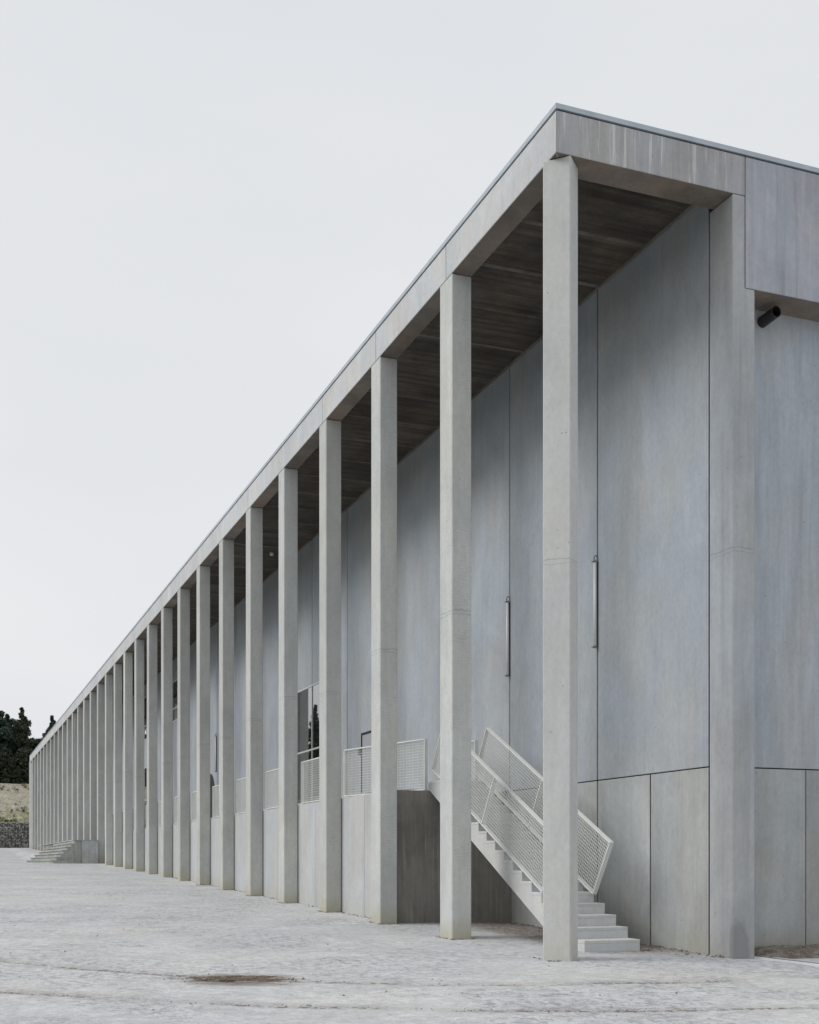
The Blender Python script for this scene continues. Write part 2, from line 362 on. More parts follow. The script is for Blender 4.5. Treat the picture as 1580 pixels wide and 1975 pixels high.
    e2 = m.math('ADD', m.math('SQRT', m.math('ADD', m.math('MULTIPLY', e2r, e2r), m.math('MULTIPLY', e2t, e2t))), m.math('MULTIPLY', m.math('SUBTRACT', m.noise(P, 2.0, 4), .5), .9))
    c = m.mix(m.math('MULTIPLY', m.ramp(e2, .4, 1.1, 1, 0), .7), c, (.25, .235, .22))
    m.l(c, m.b.inputs['Base Color']); m.b.inputs['Roughness'].default_value = .92; m.b.inputs['Specular IOR Level'].default_value = .15
    m.bump(m.math('ADD', m.math('MULTIPLY', fine, 1.0), m.math('MULTIPLY', vf, .5)), .45, .02)
    me.materials.append(m.m)
    o = part('ground', me); tag(o, 'pale dusty paved yard crossed by brown wheel tracks', None, None, 'structure')
make_ground()

# ---------------------------------------------------------------- building
YC = lambda k: 3.6*k - 3.21
BB, BT = 11.25, 11.83      # beam bottom / top
SOF = 11.57
WX = 2.92                  # main wall plane
YEND = YC(32) + .33
hall = empty('concrete_hall', (0, 0, 0), 'long concrete hall with a tall colonnade of square columns and flat roof', 'building')

# columns
bm = bmesh.new(); add_box(bm, 0, .36, -.265, .265, -.6, BB - .004); bev(bm, .014)
colm = mesh_of(bm, 'column', M['column'])
for k in range(2, 32): part('column', colm, hall, (0, YC(k), 0))
def corner_column(pts):
    bm = bmesh.new(); prism(bm, pts, 'z', -.6, BB - .004); bev(bm, .016)
    o = part('column', mesh_of(bm, 'corner_column', M['corner']), hall); o['label'] = 'corner column turned diagonally under the roof edge'; return o
corner_column([(-.072, .272), (.216, -.016), (.476, .244), (.188, .532)])
corner_column([(-.072, YEND-.272), (.188, YEND-.532), (.476, YEND-.244), (.216, YEND+.016)])

# eaves beams, one per bay
bm = bmesh.new(); add_box(bm, 0, .36, -1.787, 1.787, BB, BT); bev(bm, .008)
beamm = shade_underside(mesh_of(bm, 'beam', M['beam']), M['under'])
bm = bmesh.new(); prism(bm, [(0, .004), (.36, .502), (.36, YC(2)-.013), (0, YC(2)-.013)], 'z', BB, BT); bev(bm, .008); part('beam', shade_underside(mesh_of(bm, 'beam', M['beam']), M['under']), hall)
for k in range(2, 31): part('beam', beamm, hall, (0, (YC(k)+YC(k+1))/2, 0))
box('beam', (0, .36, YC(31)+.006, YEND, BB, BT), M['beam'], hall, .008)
bm = bmesh.new(); prism(bm, [(.003, 0), (3.136, 0), (3.136, .5), (.364, .5)], 'z', BB, BT); bev(bm, .008); part('end_beam', shade_underside(mesh_of(bm, 'end_beam', M['end_beam']), M['under']), hall)
# joint packing behind the eaves beams and the gap under the coping
box('joint_strip', [(.02, .34, .03, YEND-.03, BB+.02, BT+.02), (.34, 24, .03, .45, BT-.2, BT+.02)], M['dark'], hall)
# roof slab
box('roof', (.30, 24, .47, YEND-.02, BT-.02, BT+.021), M['dark'], hall)
# coping
def coping(pts_a, pts_b):
    """folded metal cap between two mitred cross sections"""
    bm = bmesh.new(); a = [bm.verts.new(p) for p in pts_a]; b = [bm.verts.new(p) for p in pts_b]
    bm.faces.new(a); bm.faces.new(b[::-1])
    for i in range(4): bm.faces.new((a[i], b[i], b[(i+1) % 4], a[(i+1) % 4]))
    bmesh.ops.recalc_face_normals(bm, faces=bm.faces[:]); part('coping', mesh_of(bm, 'coping', M['coping']), hall)
za, zb_, zc = BT+.022, BT+.092, BT+.082
CI, CO = .4, -.012
coping([(CO, CO, za), (CI, CI, za), (CI, CI, zc), (CO, CO, zb_)], [(CO, YEND+.01, za), (CI, YEND+.01, za), (CI, YEND+.01, zc), (CO, YEND+.01, zb_)])
coping([(CO+.001, CO, za), (CI+.001, CI, za), (CI+.001, CI, zc), (CO+.001, CO, zb_)], [(24, CO, za), (24, CI, za), (24, CI, zc), (24, CO, zb_)])

# soffit slabs with ridge joints
sof = box('ceiling', (.34, WX+.3, .48, YEND-.05, SOF+.06, BT-.03), M['dark'], hall)
ys = [.5, .85] + [.85 + 1.5*i for i in range(1, 200) if .85 + 1.5*i < YEND-.5] + [YEND-.5]
slabs = {}
for a, b in zip(ys[:-1], ys[1:]):
    L = round(b-a, 3)
    if L not in slabs:
        bm = bmesh.new(); add_box(bm, .362, WX+.2, -L/2+.006, L/2-.006, SOF, SOF+.058); bev(bm, .006); slabs[L] = mesh_of(bm, 'slab', M['soffit'])
    part('slab', slabs[L], sof, (0, (a+b)/2, 0))
bm = bmesh.new(); prism(bm, [(-.04, SOF), (-.022, SOF-.026), (.0, SOF-.03), (.025, SOF-.022), (.04, SOF)], 'x', .37, WX-.05); ribm = mesh_of(bm, 'rib', M['rib'])
for y in ys[2:-1]: part('rib', ribm, sof, (0, y + random.uniform(-.02, .02), random.uniform(-.001, .012)))
box('rib', (WX-.07, WX-.02, .55, YEND-.6, SOF-.03, SOF-.002), M['rib'], sof)

# main wall: dark backing, panels in front
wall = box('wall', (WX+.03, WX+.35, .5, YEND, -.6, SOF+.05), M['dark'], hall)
TH = .026
def panel(name, y0, y1, z0, z1, mat, parent, holes=(), x=WX, th=TH):
    """precast panel facing -X with rectangular holes (y0,y1,z0,z1)"""
    g_ = .02
    yy = sorted({y0+g_, y1-g_, *[max(y0+g_, min(y1-g_, h[0])) for h in holes], *[max(y0+g_, min(y1-g_, h[1])) for h in holes]})
    zz = sorted({z0, z1, *[max(z0, min(z1, h[2])) for h in holes], *[max(z0, min(z1, h[3])) for h in holes]})
    bm = bmesh.new()
    for a, b in zip(yy[:-1], yy[1:]):
        for c_, d_ in zip(zz[:-1], zz[1:]):
            if any(h[0] <= (a+b)/2 <= h[1] and h[2] <= (c_+d_)/2 <= h[3] for h in holes): continue
            add_box(bm, x, x+th, a, b, c_, d_)
    bmesh.ops.remove_doubles(bm, verts=bm.verts[:], dist=1e-5)
    # drop interior faces shared by two boxes
    seen = {}
    for f in bm.faces: seen.setdefault(tuple(sorted(v.index for v in f.verts)), []).append(f)
    bm.verts.index_update(); seen = {}
    for f in bm.faces: seen.setdefault(tuple(sorted(v.index for v in f.verts)), []).append(f)
    dead = [f for fs in seen.values() if len(fs) > 1 for f in fs]
    bmesh.ops.delete(bm, geom=dead, context='FACES')
    if not holes: bev(bm, .006)
    return part(name, mesh_of(bm, name, mat), parent)
FLOOR = 2.975
HOLES = [(20.0, 24.0, FLOOR, 6.97), (16.05, 17.15, FLOOR, 4.96), (45.0, 49.4, 8.45, 10.5), (53.5, 58.0, 8.4, 10.9), (53.5, 58.0, FLOOR, 6.8)]
ARCH = (37.75, 1.0, 4.2)
bounds = [.60] + [YC(k) for k in range(2, 32)] + [YEND-.05]
for a, b in zip(bounds[:-1], bounds[1:]):
    hs_ = [h for h in HOLES if h[1] > a and h[0] < b]
    if a < ARCH[0] < b:
        # panel with an arched doorway
        bm = bmesh.new(); cy, rad, zs = ARCH; n = 14; z0, z1 = 2.842, SOF-.004
        def slab(poly): prism(bm, poly, 'x', WX, WX+TH)
        slab([(a+.008, z0), (cy-rad, z0), (cy-rad, z1), (a+.008, z1)]); slab([(cy+rad, z0), (b-.008, z0), (b-.008, z1), (cy+rad, z1)])
        pts = [(cy - rad*math.cos(math.pi*i/n), zs + rad*math.sin(math.pi*i/n)) for i in range(n+1)]
        for p, q in zip(pts[:-1], pts[1:]): slab([p, q, (q[0], z1), (p[0], z1)])
        part('panel', mesh_of(bm, 'panel', M['wall']), wall)
    else:
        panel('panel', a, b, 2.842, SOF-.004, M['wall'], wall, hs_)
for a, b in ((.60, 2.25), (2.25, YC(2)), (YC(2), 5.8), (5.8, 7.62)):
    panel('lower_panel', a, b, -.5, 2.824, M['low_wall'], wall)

# windows
def window(y0, y1, z0, z1, vbars, hbars, label):
    bm = bmesh.new(); f = .05; x0, x1 = WX-.012, WX+.022
    for d in ((y0, y1, z1-f, z1), (y0, y1, z0, z0+f), (y0, y0+f, z0+f, z1-f), (y1-f, y1, z0+f, z1-f)): add_box(bm, x0, x1, *d)
    fr = part('window', mesh_of(bm, 'window', M['alu']), hall); fr['label'] = label
    for v in vbars: box('mullion', (x0-.004, x1, v-.022, v+.022, z0+f, z1-f), M['alu'], fr)
    for h in hbars: box('transom', (x0-.006, x1, y0+f, y1-f, h-.025, h+.025), M['alu'], fr)
    ye = [y0+f] + list(vbars) + [y1-f]; ze = [z0+f] + list(hbars) + [z1-f]
    for a, b in zip(ye[:-1], ye[1:]):
        for c_, d_ in zip(ze[:-1], ze[1:]): box('pane', (WX+.006, WX+.014, a, b, c_, d_), M['glass'], fr)
    return fr
window(20.0, 24.0, FLOOR, 6.97, [YC(7)], [4.92], 'tall window reflecting sky and trees behind the mesh rail')
window(45.0, 49.4, 8.45, 10.5, [YC(14)], [9.1], 'high dark window under the soffit')
window(53.5, 58.0, 8.4, 10.9, [55.7], [9.2], 'high dark window farther along the gallery')
window(53.5, 58.0, FLOOR, 6.8, [55.7], [4.9], 'dark ground window farther along the gallery')
# door with dark reveal
dr = box('door', (WX+.016, WX+.024, 16.07, 17.09, FLOOR, 4.90), M['door'], hall); dr['label'] = 'grey flush door in a dark reveal'
box('reveal', [(WX-.004, WX+.028, 17.10, 17.15, FLOOR, 4.955), (WX-.004, WX+.028, 16.05, 17.10, 4.905, 4.955)], M['dark'], dr)
box('handle', (WX-.07, WX-.005, 17.13, 17.16, 4.35, 4.55), M['dark'], dr)

# pilaster at the corner of the inner wall (L-shaped head)
bm = bmesh.new(); prism(bm, [(2.917, -.6), (3.31, -.6), (3.31, 9.884), (3.136, 9.884), (3.136, BB-.006), (2.917, BB-.006)], 'y', 0, .585); bev(bm, .012)
part('pilaster', mesh_of(bm, 'pilaster', M['pilaster']), hall)
# end facade
for i in range(4):
    a, b = 3.148 + i*5.2, 3.148 + (i+1)*5.2 - .012
    shade_underside(box('end_fascia_panel', (a, b, 0, 1.2, 9.89, BT), M['big_panel'], hall, .008).data, M['under'])
ew = box('end_wall', (3.2, 24, .60, .9, -.6, 9.95), M['dark'], hall)
for i in range(4):
    a, b = 3.305 + i*5.2, 3.305 + (i+1)*5.2 - .016
    box('panel', (a, b, .55, .599, 2.845, 9.93), M['end_wall'], ew, .006)
xs_ = [3.30, 4.68, 6.05, 7.42, 8.8, 10.2, 11.6, 13, 14.4, 15.8, 17.2, 18.6, 20, 21.4, 22.8, 24]
for a, b in zip(xs_[:-1], xs_[1:]): box('lower_panel', (a+.008, b-.008, .55, .598, -.5, 2.826), M['low_wall'], ew, .006)
box('rear_wall', [(23.6, 24, .9, YEND, -.6, BT), (WX+.4, 23.6, YEND-.4, YEND, -.6, BT)], M['wall'], hall)

# walkway plinth behind the columns
PZ = 2.805
plat = box('walkway', (.40, WX, 7.56, YEND-.1, -.4, PZ-.012), M['dark'], hall)
yb = [7.59 + 1.8*i for i in range(58) if 7.59 + 1.8*i < YEND-.5]
bm = bmesh.new(); add_box(bm, .375, .399, -.889, .889, -.5, PZ); bev(bm, .005); plm = mesh_of(bm, 'panel', M['plinth'])
for a, b in zip(yb[:-1], yb[1:]): part('panel', plm, plat, (0, (a+b)/2, 0))
ewp = box('end_panel', (.385, WX, 7.50, 7.555, -.5, PZ), M['streaked'], plat, .006); ewp['label'] = 'dark end wall of the walkway under the stair'
box('floor_slab', (1.12, WX, 9.6, YEND-.2, PZ-.01, FLOOR-.004), M['stair'], plat)
box('floor_slab', [(.401, WX, 7.56, 9.599, PZ-.01, PZ+.002), (.401, 1.119, 9.6, YEND-.2, PZ-.01, PZ+.002)], M['plinth'], plat)

# ---------------------------------------------------------------- precast stair
XL, XR = 1.08, 2.05; T, RS = .355, .1735; Y1, Z1 = 1.15, .026
def make_stair():
    st = empty('concrete_stair', (XL, Y1, 0), 'pale precast concrete stair rising from the yard to the walkway', 'stair')
    n = 17
    bm = bmesh.new()
    prof = [(Y1 + .0, Z1 - .3)]
    pts = [(Y1, Z1-.25)]
    for i in range(n):
        pts.append((Y1 + i*T, Z1 + (i+1)*RS - .05))
        pts.append((Y1 + (i+1)*T - .0005, Z1 + (i+1)*RS - .05))
    pts[-1] = (7.5, Z1 + n*RS - .05)
    # sloping underside
    pts.append((7.5, PZ - .005)); 
    sl = RS/T
    zu = lambda y: PZ - .005 - (7.42 - y)*.5
    pts.append((7.42, PZ - .005)); pts.append((2.05, zu(2.05))); pts.append((1.9, Z1-.25))
    prism(bm, [(p[0], p[1]) for p in pts], 'x', XL+.004, XR-.004)
    for v in bm.verts: v.co.x -= XL; v.co.y -= Y1
    part('flight', mesh_of(bm, 'flight', M['stair']), st)
    bm = bmesh.new(); add_box(bm, 0, XR-XL, 0, T+.02, 0, .0495); bev(bm, .005); trm = mesh_of(bm, 'tread', M['stair'])
    for i in range(n-1): part('tread', trm, st, (0, i*T - .003, Z1 + (i+1)*RS - .0495))
    bm = bmesh.new(); add_box(bm, 0, XR-XL, 0, 7.5-Y1-(n-1)*T, 0, .0495); bev(bm, .005); part('tread', mesh_of(bm, 'top_tread', M['stair']), st, (0, (n-1)*T - .003, Z1 + n*RS - .0495))
make_stair()

# ---------------------------------------------------------------- mesh guard rails
GRID, WIRE = .054, .0062
def rail(label, p0, p1, top, bars=(), dep=.075, lean=(0, 0), side=1, group='white mesh guard rails'):
    """Parallelogram guard panel: bottom edge p0->p1, top edge = bottom + top vector. Flat-bar frame, welded grid."""
    p0, p1, top = Vector(p0), Vector(p1), Vector(top)
    root = empty('guard_rail', p0, label, 'guard rail', group)
    A, B, C, D = Vector((0,0,0)), p1-p0, p1-p0+top, top
    nrm = (p1-p0).cross(top).normalized()*side
    u = (p1-p0).normalized(); v = top.normalized()
    def fbar(nm, a, b, mid=False):
        bm = bmesh.new(); d = (b-a).normalized(); inpl = nrm.cross(d)
        vs_ = []
        for c in (a, b):
            for s1, s2 in ((-.5,-.5),(.5,-.5),(.5,.5),(-.5,.5)): vs_.append(bm.verts.new(c + inpl*s1*.022 + nrm*(s2+.5)*dep))
        for f in ((3,2,1,0),(4,5,6,7),(0,1,5,4),(1,2,6,5),(2,3,7,6),(3,0,4,7)): bm.faces.new([vs_[i] for i in f])
        bmesh.ops.recalc_face_normals(bm, faces=bm.faces[:])
        return part(nm, mesh_of(bm, nm, M['white']), root)
    e = .006
    fbar('bottom_bar', A-u*e, B+u*e); fbar('top_bar', D-u*e, C+u*e)
    fbar('end_bar', A+v*e, D-v*e); fbar('end_bar', B+v*e, C-v*e)
    for t in bars: fbar('post', A+(B-A)*t+v*e, D+(C-D)*t-v*e)
    # welded grid
    bm = bmesh.new(); Lb, Lt = (p1-p0).length, top.length
    def wire(a, b):
        d = (b-a).normalized(); s = nrm; q = nrm.cross(d); h = WIRE/2
        r0 = [bm.verts.new(a + s*x*h + q*y*h) for x, y in ((-1,-1),(1,-1),(1,1),(-1,1))]; r1 = [bm.verts.new(b + s*x*h + q*y*h) for x, y in ((-1,-1),(1,-1),(1,1),(-1,1))]
        for k in range(4): bm.faces.new((r0[k], r0[(k+1) % 4], r1[(k+1) % 4], r1[k]))
    off = nrm*(dep*.2)
    nu = int(Lb/GRID); nv = int(Lt/GRID)
    for i in range(1, nu): wire(A+(B-A)*i/nu+off, D+(C-D)*i/nu+off)
    off2 = nrm*(dep*.2+WIRE)
    for j in range(1, nv): wire(A+top*j/nv+off2, B+top*j/nv+off2)
    mm = part('wire_grid', mesh_of(bm, 'wire_grid', M['white']), root); mm['kind'] = 'stuff'
    # little feet
    bm = bmesh.new()
    for t in (.06, .5, .94):
        c = A+(B-A)*t + nrm*dep*.5; add_box(bm, c.x-.012, c.x+.012, c.y-.03, c.y+.03, c.z-.04, c.z)
    part('foot', mesh_of(bm, 'foot', M['white']), root)
    return root
RB, RH = 2.845, 1.02
ordn = ['first', 'second', 'third', 'fourth', 'fifth', 'sixth', 'seventh', 'eighth', 'ninth', 'tenth', 'eleventh', 'twelfth']
for i, k in enumerate(range(4, 16)):
    rail('white mesh guard rail between columns, %s bay beyond the angled landing rail' % ordn[i], (.40, YC(k)+.30, RB), (.40, YC(k+1)-.42, RB), (0, 0, RH), side=1)
rail('angled white mesh guard rail on the landing left of the stair head', (1.20, 7.84, RB), (.44, 10.78, RB), (0, 0, RH), side=-1)
rail('short white mesh guard rail on the landing right of the stair head', (2.30, 7.80, RB), (2.20, 9.0, RB), (0, 0, RH), side=-1)
sl = RS/T
zb = lambda y: Z1 + 5*RS + .005 + (y - 2.57)*sl
rail('left white mesh stair railing on the yard side of the flight', (XL+.01, 2.58, zb(2.58)), (XL+.01, 7.33, zb(7.33)), (0, -.545, .83), bars=(.5,), side=1)
rail('right white mesh stair railing on the wall side of the flight', (XR-.07, 2.50, zb(2.50)), (XR-.07, 7.23, zb(7.23)), (0, -.545, .83), bars=(.5,), side=1)

# ---------------------------------------------------------------- linear wall lamps on panel joints
def wall_lamp(y, label):
    r = empty('wall_lamp', (WX-.005, y, 5.22), label, 'wall lamp', 'tube lamps on the wall joints')
    bm = bmesh.new(); tube(bm, [(-.048, -.012, 0), (-.048, -.012, 1.49)], [.030, .030], 14); part('tube', mesh_of(bm, 'tube', M['tube_light'], True), r)
    bm = bmesh.new(); add_box(bm, -.019, .0, -.012, .012, 0, 1.49); part('rail_shadow_strip', mesh_of(bm, 'rail_shadow_strip', M['dark']), r)  # thin dark mount that also stands in for the tube's shadow
    for z in (-.03, 1.492):
        bm = bmesh.new(); tube(bm, [(-.048, -.012, z), (-.048, -.012, z+.03)], [.033, .033], 12); add_box(bm, -.1, 0, -.045, .03, z+.006, z+.02); part('end_cap', mesh_of(bm, 'end_cap', M['cap']), r)
    bm = bmesh.new(); tube(bm, [(-.06, 0, 1.52), (-.07, -.02, 1.57), (-.06, -.035, 1.60), (-.03, -.02, 1.61), (-.005, 0, 1.60)], [.008]*5, 6); part('cable_loop', mesh_of(bm, 'cable_loop', M['dark']), r)
wall_lamp(YC(2), 'slim tube lamp on the wall joint nearest the corner column')
wall_lamp(YC(3), 'slim tube lamp on the second wall joint above the stair')
wall_lamp(YC(11), 'slim tube lamp far along the wall beside the arched doorway')

# downpipe stub under the end fascia
bm = bmesh.new(); tube(bm, [(3.85, .58, 9.715), (3.85, .20, 9.735)], [.088, .088], 24, False); p_ = mesh_of(bm, 'drain_pipe', M['blackpipe'], True)
dp = part('drain_pipe', p_); tag(dp, 'short black drain pipe sticking out under the end fascia', 'pipe')
bm = bmesh.new(); tube(bm, [(3.85, .57, 9.7155), (3.85, .205, 9.7345)], [.078, .078], 24, False); part('bore', mesh_of(bm, 'bore', M['pipe_in'], True), dp)
bm = bmesh.new()
ring_o = [bm.verts.new((3.85+.088*math.cos(t), .20, 9.735+.088*math.sin(t))) for t in [2*math.pi*k/24 for k in range(24)]]
ring_i = [bm.verts.new((3.85+.078*math.cos(t), .20, 9.735+.078*math.sin(t))) for t in [2*math.pi*k/24 for k in range(24)]]
for k in range(24): bm.faces.new((ring_o[k], ring_o[(k+1) % 24], ring_i[(k+1) % 24], ring_i[k]))
part('rim', mesh_of(bm, 'rim', M['blackpipe']), dp)

# small soffit fittings
for (x, y, lb) in ((2.15, 24.1, 'small pale soffit lamp above the sixth column'), (1.9, 29.6, 'small pale soffit lamp above the seventh column')):
    bm = bmesh.new(); tube(bm, [(0, 0, 0), (0, 0, -.05), (0, 0, -.09)], [.07, .07, .05], 12); o = part('soffit_lamp', mesh_of(bm, 'soffit_lamp', M['white']), None, (x, y, SOF)); tag(o, lb, 'lamp', 'small soffit lamps')

# ---------------------------------------------------------------- entrance steps far along the colonnade
def far_steps():
    r = empty('entrance_steps', (-1.3, 54, 1.2), 'weathered concrete entrance steps and block far along the colonnade', 'steps')
    def b(nm, d, mat, bv=.012):
        bm = bmesh.new(); add_box(bm, d[0]+1.3, d[1]+1.3, d[2]-54, d[3]-54, d[4]-1.2, d[5]-1.2); bev(bm, bv); return part(nm, mesh_of(bm, nm, mat), r)
    topz = 2.555; nst = 7; rs = (topz-1.25)/nst
    stm = M['far_step']
    for i in range(nst):
        x0 = -2.42 + i*.19; ylen = 23 - i*1.55
        b('step', (x0, -1.29, 54.0, 54+ylen, 1.25 + i*rs - (.3 if i == 0 else .0435), 1.25 + (i+1)*rs - .044), M['far_side'], .004)
        b('tread', (x0-.06, -1.28 if i == nst-1 else x0+.22, 53.985, 54+ylen+.02, 1.25 + (i+1)*rs - .044, 1.25 + (i+1)*rs), stm, .008)
    b('block', (-1.28, -.92, 53.95, 68, .9, topz-.05), M['far_side']); b('block', (-.905, -.01, 53.9, 68, .9, topz-.05), stm)
    b('cap_slab', (-1.30, .0, 53.86, 82, topz-.048, topz), stm)
M['far_step'] = concrete('weathered_step_concrete', (.44, .45, .44), mott=.2, streak=.12, rnd=.06, dark_streak=.35)
M['far_side'] = concrete('darker_step_side', (.40, .415, .38), mott=.16, streak=.12, rnd=.06, dark_streak=.4)  # step sides and risers, slightly darker and greener than the treads
far_steps()

# ---------------------------------------------------------------- drain channel and soil by the end wall
def drain():
    r = empty('drain_channel', (3.32, 0, 0), 'narrow drain channel with bright steel edges beside the end pilaster', 'drain')
    zf = lambda x, y: ground_z(x, y)
    p0, p1 = Vector((3.40, .02, 0)), Vector((3.95, -2.6, 0)); d = (p1-p0).normalized(); s = Vector((d.y, -d.x, 0))
    def strip(nm, o0, o1, z0, z1, mat):
        bm = bmesh.new()
        n = 10; rows = []
        for i in range(n+1):
            c = p0 + (p1-p0)*i/n; g0 = zf(c.x, c.y)
            rows.append([bm.verts.new((c + s*o - Vector((3.32, 0, 0)))[:2] + (g0 + z,)) for o, z in ((o0, z0), (o0, z1), (o1, z1), (o1, z0))])
        for a, b in zip(rows[:-1], rows[1:]):
            for k in range(4): bm.faces.new((a[k], a[(k+1) % 4], b[(k+1) % 4], b[k]))
        bm.faces.new(rows[0]); bm.faces.new(rows[-1][::-1]); bmesh.ops.recalc_face_normals(bm, faces=bm.faces[:])
        part(nm, mesh_of(bm, nm, mat), r)
    strip('edge_bar', -.11, -.085, -.05, .034, M['steel']); strip('edge_bar', .085, .11, -.05, .034, M['steel']); strip('slot', -.084, .084, -.05, .021, M['pipe_in'])
drain()
def soil():
    m = N('brown_soil'); P = m.pos(); a = m.noise(P, 6, 7, .7); b = m.noise(P, 45, 5, .75)
    c = m.mix(m.ramp(a, .35, .65), (.15, .115, .085), (.33, .30, .26)); c = m.mix(m.ramp(b, .5, .62), c, (.06, .05, .04))
    m.l(c, m.b.inputs['Base Color']); m.b.inputs['Roughness'].default_value = .95; m.bump(b, .6, .03); M['soil'] = m.m
    nx, ny = 90, 30; vs_, fs = [], []
    for j in range(ny+1):
        for i in range(nx+1):
            x = 3.32 + i*.10; y = -.35 + j*.89/ny
            t = smooth((y+.38)/.6); edge = smooth((x-3.30)/.25)
            z = ground_z(x, y) - .02 + t*edge*(.13 + .035*mnoise.noise(Vector((x*4, y*4, 0))) + .03*mnoise.noise(Vector((x*11, y*11, 3)))) + edge*.01
            vs_.append((x, y, z))
    for j in range(ny):
        for i in range(nx): k = j*(nx+1)+i; fs.append((k, k+1, k+nx+2, k+nx+1))
    me = bpy.data.meshes.new('soil_strip'); me.from_pydata(vs_, [], fs); me.materials.append(M['soil']); me.polygons.foreach_set('use_smooth', [True]*len(fs))
    tag(part('soil_strip', me), 'strip of brown soil along the foot of the end wall', None, None, 'structure')
soil()

# loose grit and small stones on the yard (one mass)
def grit():
    bm = bmesh.new()
    def stone(x, y, s):
        z = ground_z(x, y) + s*.15
        vv = [bm.verts.new((x + s*dx*random.uniform(.6, 1.1), y + s*dy*random.uniform(.6, 1.1), z + s*dz*random.uniform(.4, .8))) for dx, dy, dz in ((1,0,0),(0,1,0),(-1,0,0),(0,-1,0),(0,0,1))]
        for a, b in ((0,1),(1,2),(2,3),(3,0)): bm.faces.new((vv[a], vv[b], vv[4]))
    for _ in range(260):
        y = random.uniform(-6, 30); x = -random.uniform(.2, 9); stone(x, y, random.uniform(.006, .022))
    for _ in range(160):       # at wall and column feet
        y = random.uniform(.2, 7.4); stone(random.uniform(2.2, 2.9), y, random.uniform(.008, .03))
    for k in range(1, 9):
        for _ in range(34):
            a = random.uniform(0, 1); stone(random.choice((-.02, -.05))*random.random() - .02 if a < .5 else random.uniform(-.05, .4), YC(k)-.27-random.random()**2*.12 if a >= .5 else YC(k)+random.uniform(-.3, .3), random.uniform(.008, .028))
    for _ in range(420): stone(.36-random.random()**2*.12, random.uniform(7.9, 34), random.uniform(.008, .026))
    for _ in range(200): stone(WX-random.random()**2*.2, random.uniform(.1, 7.3), random.uniform(.01, .04))
    for _ in range(120): stone(random.uniform(3.35, 6), random.uniform(-.2, .5), random.uniform(.01, .035))
    for _ in range(240):       # along the wheel tracks
        r = random.uniform(-4, 4); t = (.0369*r*r - .0752*r + 12.2) if random.random() < .6 else (.0592*r*r - .0644*r + 14.25); t += random.gauss(0, .06)
        stone(CAM.x + r*.9342 + t*.3568, CAM.y - r*.3568 + t*.9342, random.uniform(.005, .016))
    for _ in range(260):
        r = -2.05 + random.gauss(0, .32); t = 14.6 + random.gauss(0, .14); stone(CAM.x + r*.9342 + t*.3568, CAM.y - r*.3568 + t*.9342, random.uniform(.006, .024))
    o = part('grit', mesh_of(bm, 'grit', simple('grit_stone', (.16, .14, .12), .95))); tag(o, 'loose brown grit scattered over the dusty yard', None, None, 'stuff')
grit()

# ---------------------------------------------------------------- gabion wall, bank, trees
GY, GZ = 122.0, 2.70
def gabion():
    r = empty('gabion_wall', (-5, GY, GZ), 'grey stone gabion wall at the foot of the bank beyond the hall', 'wall')
    m = N('gabion_stone'); c = m.n('ObjectInfo').outputs['Random']; P = m.pos()
    at = m.n('Attribute'); at.attribute_name = 'tone'
    col = m.mix(m.ramp(at.outputs['Fac'], .1, .9), (.12, .117, .112), (.46, .445, .42)); m.l(m.mul(col, m.ramp(m.noise(P, 6, 4), .3, .7, .75, 1.2)), m.b.inputs['Base Color']); m.b.inputs['Roughness'].default_value = .9
    M['gabstone'] = m.m
    meshes = []
    for v in range(3):
        bm = bmesh.new(); lay = bm.verts.layers.float.new('tone')
        add_box(bm, .01, .98, .12, 1.0, .01, .90)
        for vv in bm.verts: vv[lay] = 0.0
        for i in range(6):
            for j in range(6):
                cx_, cz_ = .09+.164*i+random.uniform(-.035, .035), .08+.152*j+random.uniform(-.03, .03)
                s = random.uniform(.075, .125); tn = random.random()
                mt = Matrix.Translation((cx_, .08+random.uniform(-.02, .04), cz_)) @ Matrix.Rotation(random.uniform(0, 6), 4, Vector((random.random(), random.random(), random.random())).normalized()) @ Matrix.Diagonal((s, s*.75, s*.8, 1))
                ret = bmesh.ops.create_icosphere(bm, subdivisions=1, radius=1, matrix=mt)
                for vv in ret['verts']: vv[lay] = tn
        # wire edges of the basket
        for a, b in (((0,0,0),(1,0,0)),((0,0,.92),(1,0,.92)),((0,0,0),(0,0,.92))):
            n0 = len(bm.verts); bar(bm, a, b, .02, .02); bm.verts.ensure_lookup_table()
            for vv in bm.verts[n0:]: vv[lay] = .8
        meshes.append(mesh_of(bm, 'basket', M['gabstone']))
    for row in range(3):
        for i in range(-14, 6):
            o = part('basket', random.choice(meshes), r, (i + 5 + (row % 2)*.3, random.uniform(-.03, .03), row*.925))
gabion()
HX0, HX1 = -170, 70
def bank_z(x, y):
    t = (y - 123.0) / 6.0
    if t <= 1: z = 5.45 + 4.65*max(t, 0)**.95
    else: z = 10.1 + min((y-129)*.05 + max(0, y-175)*.1, 12)
    n = mnoise.noise(Vector((x*.35, y*.5, 2)))*.35 + mnoise.noise(Vector((x*1.3, y*1.3, 5)))*.14
    return z + n*(smooth(t*3) * (1 - .6*smooth((y-128)/2)))
